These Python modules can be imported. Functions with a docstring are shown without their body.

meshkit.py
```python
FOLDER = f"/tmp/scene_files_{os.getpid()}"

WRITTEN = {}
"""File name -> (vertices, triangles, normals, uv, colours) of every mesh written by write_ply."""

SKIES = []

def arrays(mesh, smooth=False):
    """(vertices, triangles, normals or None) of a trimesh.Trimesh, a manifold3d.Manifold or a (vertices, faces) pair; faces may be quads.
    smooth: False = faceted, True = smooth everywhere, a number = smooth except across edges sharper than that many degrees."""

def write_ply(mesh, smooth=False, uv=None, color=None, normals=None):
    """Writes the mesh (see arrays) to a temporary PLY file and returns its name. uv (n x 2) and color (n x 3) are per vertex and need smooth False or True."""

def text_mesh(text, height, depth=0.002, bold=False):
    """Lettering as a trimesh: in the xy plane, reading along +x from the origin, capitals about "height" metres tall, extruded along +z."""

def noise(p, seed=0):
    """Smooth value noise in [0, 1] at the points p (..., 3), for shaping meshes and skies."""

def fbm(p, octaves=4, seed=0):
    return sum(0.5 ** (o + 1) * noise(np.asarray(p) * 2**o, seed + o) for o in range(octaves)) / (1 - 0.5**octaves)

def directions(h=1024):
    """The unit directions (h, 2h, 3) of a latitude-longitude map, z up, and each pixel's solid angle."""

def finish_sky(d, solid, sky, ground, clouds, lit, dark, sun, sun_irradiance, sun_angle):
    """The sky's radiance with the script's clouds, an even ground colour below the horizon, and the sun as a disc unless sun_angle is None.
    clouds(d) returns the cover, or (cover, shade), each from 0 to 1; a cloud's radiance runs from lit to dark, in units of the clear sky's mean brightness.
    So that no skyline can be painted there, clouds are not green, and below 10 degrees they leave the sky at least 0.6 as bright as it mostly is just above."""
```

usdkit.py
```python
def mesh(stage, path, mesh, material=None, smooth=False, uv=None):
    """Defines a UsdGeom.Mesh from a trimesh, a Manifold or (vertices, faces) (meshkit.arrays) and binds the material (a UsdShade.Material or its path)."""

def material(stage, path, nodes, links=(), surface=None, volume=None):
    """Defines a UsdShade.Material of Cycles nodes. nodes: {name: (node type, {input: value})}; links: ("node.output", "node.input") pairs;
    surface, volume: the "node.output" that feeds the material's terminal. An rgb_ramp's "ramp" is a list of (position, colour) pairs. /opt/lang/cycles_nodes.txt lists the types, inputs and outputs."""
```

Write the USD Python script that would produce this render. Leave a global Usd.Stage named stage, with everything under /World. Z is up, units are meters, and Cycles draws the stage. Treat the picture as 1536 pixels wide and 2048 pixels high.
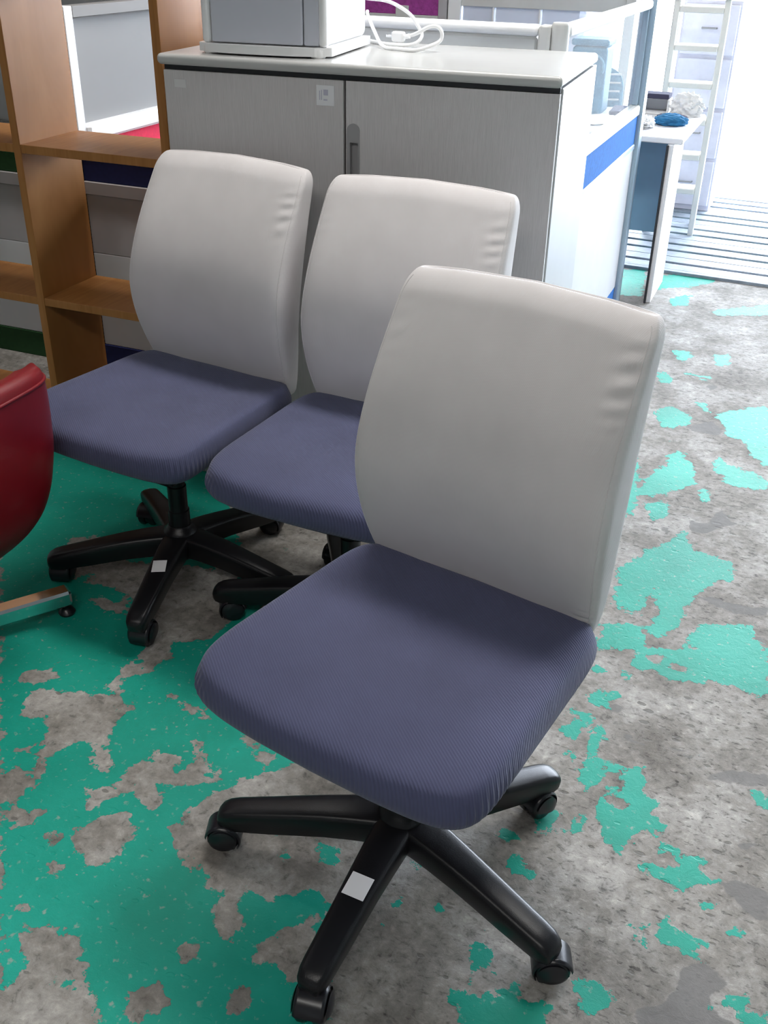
import math
import numpy as np
import trimesh
import manifold3d as m3
import shapely
from scipy import ndimage
from pxr import Usd, UsdGeom, UsdLux, UsdShade, Gf, Sdf, Vt
import usdkit
import meshkit

rng = np.random.default_rng(7)
stage = Usd.Stage.CreateInMemory()
UsdGeom.SetStageUpAxis(stage, 'Z')
UsdGeom.SetStageMetersPerUnit(stage, 1.0)
UsdGeom.Xform.Define(stage, '/World')
UsdGeom.Scope.Define(stage, '/World/Looks')

# ---------------------------------------------------------------- camera
PITCH, ROLL, YAW, FPX, EYE = 30.02, 1.11, 21.86, 2032.7, 1.5
EXPOSURE = 0.0


def camera_axes():
    p, r, y = np.radians([PITCH, ROLL, YAW])
    z = np.array([0, math.cos(p), -math.sin(p)])
    x = np.array([1.0, 0, 0])
    d = np.cross(z, x)
    ry = np.array([[math.cos(y), -math.sin(y), 0], [math.sin(y), math.cos(y), 0], [0, 0, 1]])
    m = np.stack([ry @ x, ry @ d, ry @ z])
    return np.array([[math.cos(r), -math.sin(r), 0], [math.sin(r), math.cos(r), 0], [0, 0, 1]]) @ m


CAM = camera_axes()
cam = UsdGeom.Camera.Define(stage, '/World/camera')
right, up, back = CAM[0], -CAM[1], -CAM[2]
M = np.eye(4)
M[0, :3], M[1, :3], M[2, :3], M[3, :3] = right, up, back, (0, 0, EYE)
cam.AddTransformOp().Set(Gf.Matrix4d(*[float(v) for v in M.ravel()]))
APERTURE = 24.0
cam.CreateHorizontalApertureAttr(APERTURE)
cam.CreateVerticalApertureAttr(APERTURE * 2048 / 1536)
cam.CreateFocalLengthAttr(FPX / 1536 * APERTURE)
cam.CreateExposureAttr(EXPOSURE)
cam.CreateClippingRangeAttr((0.05, 500.0))

# ---------------------------------------------------------------- light: bright overcast sky through the big door, ceiling tubes and an added front fill inside
SKY = 5.6
TUBE = 25.0
dome = UsdLux.DomeLight.Define(stage, '/World/sky_light')
dome.CreateIntensityAttr(SKY)
dome.CreateColorAttr(Gf.Vec3f(0.80, 0.88, 1.0))


def rect_light(name, x, y, z, sx, sy, power, color=(1.0, 0.97, 0.93)):
    l = UsdLux.RectLight.Define(stage, '/World/' + name)
    l.AddTranslateOp().Set((x, y, z))
    l.CreateWidthAttr(sx)
    l.CreateHeightAttr(sy)
    l.CreateIntensityAttr(power)
    l.CreateColorAttr(Gf.Vec3f(*color))


rect_light('ceiling_tube_light', -0.5, 2.75, 3.55, 2.4, 0.5, TUBE)
rect_light('ceiling_tube_light_001', -0.2, -1.5, 3.5, 3.2, 0.6, TUBE * 0.42)  # added fill behind the camera, brightens chair and cabinet fronts
rect_light('ceiling_tube_light_002', -4.2, 1.2, 3.55, 0.5, 2.4, TUBE * 0.1)
rect_light('ceiling_tube_light_003', -2.3, 3.45, 3.55, 1.6, 0.4, TUBE * 0.45)

# ---------------------------------------------------------------- materials


def mat(name, color, rough=0.5, metallic=0.0, vary=0.0, scale=8.0, bump=0.0, bump_scale=200.0, spec=0.5, sheen=0.0, coat=0.0, stretch=None):
    n = {'p': ('principled_bsdf', {'base_color': color, 'roughness': rough, 'metallic': metallic, 'specular_ior_level': spec, 'sheen_weight': sheen, 'coat_weight': coat}),
         'tc': ('texture_coordinate', {})}
    links = []
    src = 'tc.object'
    if stretch:
        n['map'] = ('mapping', {'scale': stretch})
        links.append(('tc.object', 'map.vector'))
        src = 'map.vector'
    if vary:
        n['n'] = ('noise_texture', {'scale': scale, 'detail': 5.0, 'roughness': 0.6})
        n['r'] = ('rgb_ramp', {'ramp': [(0.3, tuple(max(0, c * (1 - vary)) for c in color)), (0.7, tuple(min(1, c * (1 + vary)) for c in color))]})
        links += [(src, 'n.vector'), ('n.fac', 'r.fac'), ('r.color', 'p.base_color')]
    if bump:
        n['bn'] = ('noise_texture', {'scale': bump_scale, 'detail': 3.0})
        n['bp'] = ('bump', {'strength': bump, 'distance': 0.002})
        links += [(src, 'bn.vector'), ('bn.fac', 'bp.height'), ('bp.normal', 'p.normal')]
    return usdkit.material(stage, '/World/Looks/' + name, n, links, surface='p.BSDF')


def fabric(name, color, rib_scale, rib_dir, strength, vary=0.08, sheen=0.15, rough=0.85, contrast=0.12):
    """woven cloth: diagonal ribs from a wave texture plus fine thread noise"""
    n = {'p': ('principled_bsdf', {'roughness': rough, 'sheen_weight': sheen, 'sheen_roughness': 0.5, 'specular_ior_level': 0.3}),
         'tc': ('texture_coordinate', {}),
         'map': ('mapping', {'rotation': rib_dir}),
         'w': ('wave_texture', {'wave_type': 'bands', 'bands_direction': 'x', 'scale': rib_scale, 'distortion': 0.3, 'detail': 1.0, 'detail_scale': 2.0}),
         'n': ('noise_texture', {'scale': 9.0, 'detail': 4.0}),
         'f': ('noise_texture', {'scale': 900.0, 'detail': 2.0}),
         'r': ('rgb_ramp', {'ramp': [(0.3, tuple(c * (1 - vary) for c in color)), (0.7, tuple(c * (1 + vary) for c in color))]}),
         'wr': ('rgb_ramp', {'ramp': [(0.0, (1 - contrast,) * 3), (1.0, (1 + contrast,) * 3)]}),
         'm': ('mix', {'mix_type': 'multiply', 'fac': 1.0}),
         'ad': ('math', {'math_type': 'multiply_add', 'value2': 0.35}),
         'b': ('bump', {'strength': strength, 'distance': 0.0015})}
    links = [('tc.object', 'map.vector'), ('map.vector', 'w.vector'), ('tc.object', 'n.vector'), ('tc.object', 'f.vector'), ('n.fac', 'r.fac'), ('w.fac', 'wr.fac'),
             ('r.color', 'm.color1'), ('wr.color', 'm.color2'), ('m.color', 'p.base_color'), ('f.fac', 'ad.value1'), ('w.fac', 'ad.value3'), ('ad.value', 'b.height'), ('b.normal', 'p.normal')]
    return usdkit.material(stage, '/World/Looks/' + name, n, links, surface='p.BSDF')


def wood(name, a, b):
    n = {'p': ('principled_bsdf', {'roughness': 0.45, 'specular_ior_level': 0.4}),
         'tc': ('texture_coordinate', {}), 'map': ('mapping', {'scale': (30.0, 3.0, 1.2)}),
         'n': ('noise_texture', {'scale': 2.0, 'detail': 6.0, 'roughness': 0.6, 'distortion': 0.6}),
         'r': ('rgb_ramp', {'ramp': [(0.3, a), (0.7, b)]}), 'bp': ('bump', {'strength': 0.06, 'distance': 0.001})}
    return usdkit.material(stage, '/World/Looks/' + name, n, [('tc.object', 'map.vector'), ('map.vector', 'n.vector'), ('n.fac', 'r.fac'), ('r.color', 'p.base_color'), ('n.fac', 'bp.height'), ('bp.normal', 'p.normal')], surface='p.BSDF')


def pane(name, tint=(0.92, 0.95, 0.97), rough=0.02, dust=0.0, shine=1.0, soft=1.0, grime=(0.8, 0.82, 0.84)):
    n = {'t': ('transparent_bsdf', {'color': tint}), 'g': ('glossy_bsdf', {'color': (1, 1, 1), 'roughness': rough}), 'f': ('fresnel', {'IOR': 1.5}), 'm': ('mix_closure', {})}
    n['geo'] = ('geometry', {})
    n['front'] = ('math', {'math_type': 'subtract', 'value1': shine})
    n['fr'] = ('math', {'math_type': 'multiply', 'use_clamp': True})
    n['film'] = ('math', {'math_type': 'multiply', 'value2': soft})
    links = [('geo.backfacing', 'front.value2'), ('f.fac', 'film.value1'), ('film.value', 'fr.value1'), ('front.value', 'fr.value2'), ('fr.value', 'm.fac'), ('t.BSDF', 'm.closure1'), ('g.BSDF', 'm.closure2')]
    s = 'm.closure'
    if dust:
        n['d'] = ('diffuse_bsdf', {'color': grime})
        n['m2'] = ('mix_closure', {'fac': dust})
        links += [('m.closure', 'm2.closure1'), ('d.BSDF', 'm2.closure2')]
        s = 'm2.closure'
    return usdkit.material(stage, '/World/Looks/' + name, n, links, surface=s)


MAT = dict(
    seat=fabric('seat_fabric', (0.070, 0.076, 0.146), 72.0, (0.0, 0.0, -0.97), 0.35, contrast=0.05),
    back=fabric('back_fabric', (0.63, 0.60, 0.60), 120.0, (0.0, 0.0, 0.5), 0.08, vary=0.035, contrast=0.008),
    black=mat('black_plastic', (0.009, 0.009, 0.011), 0.33, vary=0.2, bump=0.1, bump_scale=500, spec=0.32),
    wheel=mat('caster_black', (0.010, 0.010, 0.014), 0.3),
    gas=mat('dark_steel', (0.05, 0.05, 0.055), 0.3, metallic=0.8),
    sticker=mat('paper_white', (0.82, 0.82, 0.84), 0.7, vary=0.03),
    ink=mat('label_ink', (0.52, 0.51, 0.62), 0.7),
    wood=wood('beech_laminate', (0.36, 0.148, 0.038), (0.46, 0.21, 0.064)),
    door=mat('tambour_grey', (0.62, 0.59, 0.59), 0.6, vary=0.08, scale=20, stretch=(40.0, 40.0, 1.0), bump=0.2, bump_scale=12),
    cab=mat('cabinet_grey', (0.56, 0.56, 0.58), 0.35, vary=0.03, scale=5),
    cabtop=mat('cabinet_top_grey', (0.50, 0.50, 0.49), 0.2, vary=0.03, scale=4),
    shade_black=mat('painted_shade_black', (0.03, 0.03, 0.035), 0.6),  # near-black that puts shade into the colour of gaps and the desk edge
    handle=mat('handle_grey', (0.34, 0.33, 0.335), 0.5),
    handle_pale=mat('faded_tape', (0.72, 0.71, 0.71), 0.7),
    white=mat('appliance_white', (0.86, 0.86, 0.86), 0.3, vary=0.02),
    panel_lav=mat('appliance_door_grey', (0.62, 0.63, 0.70), 0.18, vary=0.03, scale=3),
    cable=mat('cable_white', (0.86, 0.86, 0.86), 0.4),
    alu=mat('partition_frame_grey', (0.60, 0.60, 0.58), 0.4, metallic=0.0, vary=0.04),
    frame_blue=mat('partition_post_grey', (0.38, 0.49, 0.60), 0.4, metallic=0.3),
    frame_white=mat('partition_frame_white', (0.82, 0.82, 0.82), 0.4),
    blue=mat('partition_blue_fabric', (0.012, 0.15, 0.50), 0.9, vary=0.15, scale=60, bump=0.4, bump_scale=600),
    navy=mat('partition_navy_fabric', (0.012, 0.018, 0.10), 0.9, vary=0.15, scale=60),
    green=mat('partition_green_fabric', (0.012, 0.06, 0.015), 0.9, vary=0.15, scale=60),
    red_fab=mat('partition_red_fabric', (0.70, 0.03, 0.08), 0.9, vary=0.1, scale=60),
    magenta=mat('partition_magenta_fabric', (0.33, 0.05, 0.27), 0.9, vary=0.25, scale=50),
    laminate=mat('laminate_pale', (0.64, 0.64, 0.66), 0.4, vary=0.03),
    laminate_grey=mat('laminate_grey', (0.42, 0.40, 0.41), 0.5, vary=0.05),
    head=mat('screen_header_grey', (0.20, 0.19, 0.18), 0.6),
    glass=pane('partition_glass', dust=0.03, shine=1.0, soft=0.10),
    frost=pane('dusty_glass', (0.6, 0.6, 0.6), 0.15, dust=0.8, soft=0.3, grime=(0.36, 0.36, 0.355)),
    lav_glass=pane('far_glass', (0.72, 0.74, 0.82), 0.08, dust=0.45),
    desk=mat('desk_white', (0.80, 0.80, 0.82), 0.35),
    desk_blue=mat('desk_modesty_blue', (0.20, 0.40, 0.58), 0.45, vary=0.05),
    teal_cloth=mat('cloth_blue', (0.02, 0.15, 0.32), 0.9, vary=0.3, scale=30),
    dark_cloth=mat('cloth_dark', (0.05, 0.05, 0.09), 0.9),
    paper=mat('paper', (0.80, 0.80, 0.80), 0.8, vary=0.05),
    mesh_blue=mat('chair_blue_mesh', (0.10, 0.26, 0.36), 0.7, vary=0.2, scale=40),
    petrol=mat('crate_blue', (0.03, 0.15, 0.24), 0.5, vary=0.2),
    red=mat('red_leather', (0.20, 0.002, 0.008), 0.34, vary=0.12, scale=5, bump=0.1, bump_scale=250, spec=0.5, coat=0.15),
    chrome=mat('chrome', (0.75, 0.76, 0.78), 0.08, metallic=1.0),
    ladder=mat('painted_ladder', (0.88, 0.87, 0.82), 0.5, vary=0.05),
    box_lav=mat('cabinet_lavender', (0.68, 0.67, 0.76), 0.5, vary=0.08),
    slat=mat('grating_steel', (0.24, 0.28, 0.33), 0.6, metallic=0.0, vary=0.25, scale=14, bump=0.3, bump_scale=60),
    wall=mat('wall_paint', (0.42, 0.42, 0.41), 0.9, vary=0.08, scale=2),
    ceiling=mat('ceiling_sheet', (0.28, 0.28, 0.28), 0.9, vary=0.08, scale=2),
    yard=mat('yard_concrete', (0.62, 0.61, 0.59), 0.95, vary=0.08, scale=1.5),
)

# ---------------------------------------------------------------- helpers
TAKEN = set()


def free(path):
    if path not in TAKEN:
        TAKEN.add(path)
        return path
    k = 1
    while f'{path}_{k:03d}' in TAKEN:
        k += 1
    TAKEN.add(f'{path}_{k:03d}')
    return f'{path}_{k:03d}'


def data(prim, **kw):
    for k, v in kw.items():
        if v:
            prim.SetCustomDataByKey(k, v)
    return prim


def thing(name, label, category, loc=(0, 0, 0), rz=0.0, group=None):
    x = UsdGeom.Xform.Define(stage, free('/World/' + name))
    x.AddTranslateOp().Set(tuple(float(v) for v in loc))
    x.AddRotateZOp().Set(float(rz))
    return data(x.GetPrim(), label=label, category=category, group=group)


def part(parent, name, mesh, material, smooth=30, label=None):
    """a mesh under its thing, or under a part: then the part is an Xform-less Mesh parent"""
    root = str(parent.GetPath()) if parent else '/World'
    p = usdkit.mesh(stage, free(root + '/' + name), mesh, MAT[material], smooth=smooth).GetPrim()
    return data(p, label=label)


def struct(name, mesh, material, smooth=False):
    return data(part(None, name, mesh, material, smooth), kind='structure')


def single(name, mesh, material, label, category, smooth=30, group=None):
    return data(part(None, name, mesh, material, smooth), label=label, category=category, group=group)


def box(size, center, c=0.002):
    """box with chamfered edges"""
    sx, sy, sz = (s / 2 for s in size)
    c = min(c, sx * 0.9, sy * 0.9, sz * 0.9)
    pts = []
    for a in (-1, 1):
        for b in (-1, 1):
            for d in (-1, 1):
                pts += [(a * (sx - c), b * (sy - c), d * sz), (a * (sx - c), b * sy, d * (sz - c)), (a * sx, b * (sy - c), d * (sz - c))]
    m = trimesh.convex.convex_hull(np.array(pts))
    m.apply_translation(center)
    return m


def bx(x0, x1, y0, y1, z0, z1, c=0.002):
    return box((x1 - x0, y1 - y0, z1 - z0), ((x0 + x1) / 2, (y0 + y1) / 2, (z0 + z1) / 2), c)


def cat(*ms):
    return trimesh.util.concatenate([m for m in ms])


def plate(poly, depth, axis='y', at=0.0):
    """extruded shapely polygon; axis y: polygon in xz, thickness +y from at"""
    m = trimesh.creation.extrude_polygon(poly, depth, engine='earcut')
    if axis == 'y':
        m.apply_transform(np.array([[1, 0, 0, 0], [0, 0, 1, at], [0, 1, 0, 0], [0, 0, 0, 1.0]]))
        m.invert()
    else:
        m.apply_translation((0, 0, at))
    m.fix_normals()
    return m


def tube(points, radius, sides=10, closed=False):
    p = np.asarray(points, float)
    r = np.broadcast_to(radius, (len(p),))
    t = np.gradient(p, axis=0)
    t /= np.linalg.norm(t, axis=1, keepdims=True) + 1e-12
    n = np.cross(t[0], [0, 0, 1.0] if abs(t[0][2]) < 0.9 else [1.0, 0, 0])
    n /= np.linalg.norm(n)
    ns = []
    for k in range(len(p)):
        n = n - t[k] * (n @ t[k])
        n /= np.linalg.norm(n)
        ns.append(n)
    ns = np.array(ns)
    bs = np.cross(t, ns)
    a = np.arange(sides) * 2 * np.pi / sides
    v = p[:, None] + r[:, None, None] * (np.cos(a)[None, :, None] * ns[:, None] + np.sin(a)[None, :, None] * bs[:, None])
    return rings(v)


def rings(v, cap=True):
    """closed rings (k, n, 3) joined to a skin with fan caps"""
    v = np.asarray(v, float)
    k, n, _ = v.shape
    i, j = np.meshgrid(np.arange(k - 1), np.arange(n), indexing='ij')
    q = np.stack([i * n + j, i * n + (j + 1) % n, (i + 1) * n + (j + 1) % n, (i + 1) * n + j], -1).reshape(-1, 4)
    f = np.vstack([q[:, [0, 1, 2]], q[:, [0, 2, 3]]])
    pts = v.reshape(-1, 3)
    if cap:
        pts = np.vstack([pts, v[0].mean(0), v[-1].mean(0)])
        c0, c1 = k * n, k * n + 1
        j = np.arange(n)
        f = np.vstack([f, np.stack([np.full(n, c0), (j + 1) % n, j], 1), np.stack([np.full(n, c1), (k - 1) * n + j, (k - 1) * n + (j + 1) % n], 1)])
    m = trimesh.Trimesh(pts, f, process=False)
    if m.volume < 0:
        m.invert()
    return m


def spline(points, n):
    from scipy.interpolate import CubicSpline
    p = np.asarray(points, float)
    s = np.r_[0, np.cumsum(np.linalg.norm(np.diff(p, axis=0), axis=1))]
    return CubicSpline(s, p)(np.linspace(0, s[-1], n))


def lathe(profile, sections=32):
    return trimesh.creation.revolve(np.array(profile, float), sections=sections)


def rbox(size, center, r, seg=20):
    """rounded box as the hull of spheres"""
    sx, sy, sz = (s / 2 - r for s in size)
    ball = m3.Manifold.sphere(r, seg)
    hull = m3.Manifold.batch_hull([ball.translate((a * sx, b * sy, c * sz)) for a in (-1, 1) for b in (-1, 1) for c in (-1, 1)])
    m = hull.translate(center).to_mesh()
    return trimesh.Trimesh(np.array(m.vert_properties[:, :3]), np.array(m.tri_verts), process=False)


def moved(m, loc=(0, 0, 0), rz=0.0):
    m = m.copy()
    m.apply_transform(trimesh.transformations.rotation_matrix(math.radians(rz), [0, 0, 1]))
    m.apply_translation(loc)
    return m

# ---------------------------------------------------------------- the floor: worn teal paint on concrete
TEAL = [
    [(-3.571,3.807),(-2.552,4.295),(-1.33,2.156),(-0.946,1.684),(-0.728,1.463),(-0.701,1.406),(-0.767,1.344),(-0.826,1.273),(-0.856,1.242),(-0.879,1.124),(-0.83,1.084),(-0.736,1.041),(-0.69,1.036),(-0.621,1.065),(-0.558,1.107),(-0.499,1.069),(-0.425,0.83),(-0.869,0.641)],
    [(-0.174,2.014),(-0.154,2.046),(0.134,2.172),(0.146,2.008),(0.137,1.977),(0.088,1.997),(0.031,1.993),(-0.04,1.97),(-0.081,1.966),(-0.105,1.985),(-0.14,1.969)],
    [(-0.228,1.821),(-0.21,1.85),(-0.173,1.873),(-0.166,1.859),(-0.186,1.816),(-0.207,1.8)],
    [(-0.248,1.737),(-0.239,1.779),(-0.214,1.777),(-0.192,1.748),(-0.174,1.749),(-0.168,1.721),(-0.187,1.706),(-0.204,1.73),(-0.222,1.722),(-0.219,1.674),(-0.238,1.672),(-0.256,1.695)],
    [(-0.196,1.607),(-0.169,1.642),(-0.146,1.64),(-0.113,1.649),(-0.164,1.551),(-0.18,1.536),(-0.175,1.565)],
    [(-0.139,1.485),(-0.133,1.524),(-0.139,1.57),(-0.129,1.579),(-0.11,1.555),(-0.094,1.589),(-0.113,1.609),(-0.089,1.642),(-0.074,1.66),(-0.071,1.621),(-0.058,1.572),(-0.029,1.569),(-0.035,1.54),(-0.006,1.512),(-0.026,1.468),(-0.044,1.49),(-0.058,1.469),(-0.09,1.491),(-0.063,1.462),(-0.065,1.413),(-0.08,1.404),(-0.111,1.437),(-0.126,1.46)],
    [(-0.019,1.447),(-0.003,1.473),(0.028,1.468),(0.051,1.454),(0.073,1.463),(0.073,1.431),(0.105,1.409),(0.069,1.389),(0.048,1.354),(0.021,1.382),(0.004,1.383),(-0.029,1.387),(-0.029,1.405),(0.001,1.405),(0.025,1.424),(0.014,1.447),(-0.01,1.432)],
    [(0.009,1.278),(0.026,1.29),(0.052,1.284),(0.088,1.268),(0.085,1.24),(0.063,1.227),(0.043,1.237),(0.016,1.253)],
    [(-0.012,1.218),(-0.003,1.253),(0.02,1.208),(0.008,1.211)],
    [(-0.094,1.111),(-0.065,1.127),(-0.025,1.108),(-0.021,1.089),(-0.051,1.066),(-0.072,1.078)],
    [(-0.201,1.051),(-0.181,1.067),(-0.16,1.047),(-0.135,1.033),(-0.119,1.051),(-0.097,1.01),(-0.178,0.975)],
    [(0.12,1.149),(0.142,1.183),(0.171,1.188),(0.179,1.16),(0.208,1.176),(0.21,1.14),(0.163,1.12),(0.158,1.169),(0.134,1.155)],
    [(-0.254,1.42),(-0.207,1.466),(-0.209,1.444),(-0.227,1.416),(-0.229,1.396)],
    [(-0.204,1.426),(-0.165,1.428),(-0.175,1.469),(-0.149,1.481),(-0.146,1.436),(-0.166,1.413),(-0.193,1.411)],
    [(-0.272,1.31),(-0.249,1.325),(-0.208,1.306),(-0.207,1.288),(-0.234,1.286),(-0.261,1.296)],
    [(-0.3,1.38),(-0.264,1.381),(-0.27,1.349),(-0.291,1.349)],
    [(-0.193,1.698),(-0.177,1.698),(-0.176,1.656),(-0.191,1.656)],
    [(-0.234,1.643),(-0.215,1.64),(-0.215,1.622),(-0.225,1.624)],
    [(-0.169,1.942),(-0.156,1.948),(-0.149,1.915),(-0.16,1.917)],
    [(-0.242,1.932),(-0.223,1.955),(-0.211,1.938),(-0.221,1.905)],
    [(0.143,1.675),(0.171,1.671),(0.175,1.62),(0.157,1.633)],
    [(0.145,1.332),(0.158,1.326),(0.155,1.293),(0.148,1.298)],
    [(0.085,1.361),(0.102,1.351),(0.107,1.337),(0.094,1.34)],
    [(-0.254,2.067),(-0.247,2.132),(-0.164,2.145),(-0.136,2.054),(-0.246,2.006)],
    [(-0.251,2.219),(-0.264,2.398),(-0.206,2.519),(-0.131,2.654),(-0.109,2.593),(-0.092,2.57),(0.023,2.535),(0.022,2.452),(-0.011,2.437),(-0.061,2.337),(-0.085,2.26),(-0.066,2.22),(-0.096,2.167),(-0.119,2.104),(-0.147,2.122),(-0.14,2.179),(-0.153,2.28),(-0.174,2.33),(-0.177,2.4),(-0.178,2.227),(-0.209,2.181)],
    [(-0.296,2.836),(-0.297,2.933),(-0.245,3.072),(-0.256,3.148),(-0.211,3.182),(-0.156,3.06),(-0.144,2.965),(-0.196,2.893),(-0.268,2.825)],
    [(-0.266,2.779),(-0.205,2.818),(-0.186,2.725),(-0.234,2.682)],
    [(-0.353,3.495),(-0.306,3.549),(-0.225,3.488),(-0.221,3.412),(-0.277,3.355),(-0.312,3.355)],
    [(-0.236,3.615),(-0.196,3.633),(-0.158,3.519),(-0.085,3.617),(0.016,3.696),(0.102,3.452),(0.118,3.183),(0.032,3.197),(-0.006,3.261),(-0.037,3.36),(-0.095,3.378),(-0.133,3.514),(-0.173,3.544)],
    [(-0.107,3.188),(-0.06,3.155),(0.065,3.096),(0.067,3.011),(-0.045,3.009),(-0.096,3.087)],
    [(-0.389,4.136),(-0.327,4.143),(-0.306,4.089),(-0.327,3.998),(-0.37,4.06)],
    [(-0.232,4.145),(-0.161,4.178),(-0.155,4.057),(-0.203,4.015)],
    [(-0.306,3.89),(-0.203,3.899),(-0.217,3.855)],
    [(-0.125,2.937),(-0.084,2.943),(-0.086,2.871),(-0.111,2.872)],
    [(-0.059,2.138),(-0.028,2.213),(0.091,2.265),(0.119,2.166),(-0.029,2.101)],
    [(-0.407,3.862),(-0.361,3.864),(-0.341,3.779),(-0.375,3.745)],
    [(-0.516,3.03),(-0.35,3.105),(-0.283,2.76),(-0.374,2.406)],
    [(-0.81,5.179),(-0.692,5.235),(-0.629,4.787),(-0.743,4.759)],
    [(-0.605,5.187),(-0.36,5.275),(-0.34,5.169),(-0.437,5.039),(-0.588,4.94)],
    [(-0.502,4.821),(-0.419,4.913),(-0.417,4.735),(-0.494,4.723)],
    [(-0.301,4.716),(-0.071,4.923),(-0.016,4.778),(-0.28,4.654)],
    [(-0.663,1.142),(-0.641,1.182),(-0.645,1.142)],
    [(-0.612,1.21),(-0.562,1.208),(-0.553,1.175),(-0.583,1.176)],
    [(-0.416,1.256),(-0.399,1.241),(-0.402,1.203)],
    [(-0.436,1.133),(-0.417,1.141),(-0.427,1.084)],
    [(-0.517,1.161),(-0.503,1.182),(-0.492,1.144)],
    [(-0.275,1.092),(-0.252,1.133),(-0.22,1.08),(-0.257,1.069)],
    [(-0.273,1.01),(-0.241,1.035),(-0.117,1.049),(-0.101,1.002),(-0.223,0.95)],
    [(-0.355,1.168),(-0.335,1.156),(-0.343,1.143)],
    [(-0.705,1.209),(-0.669,1.224),(-0.661,1.196),(-0.689,1.192)],
]
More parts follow.
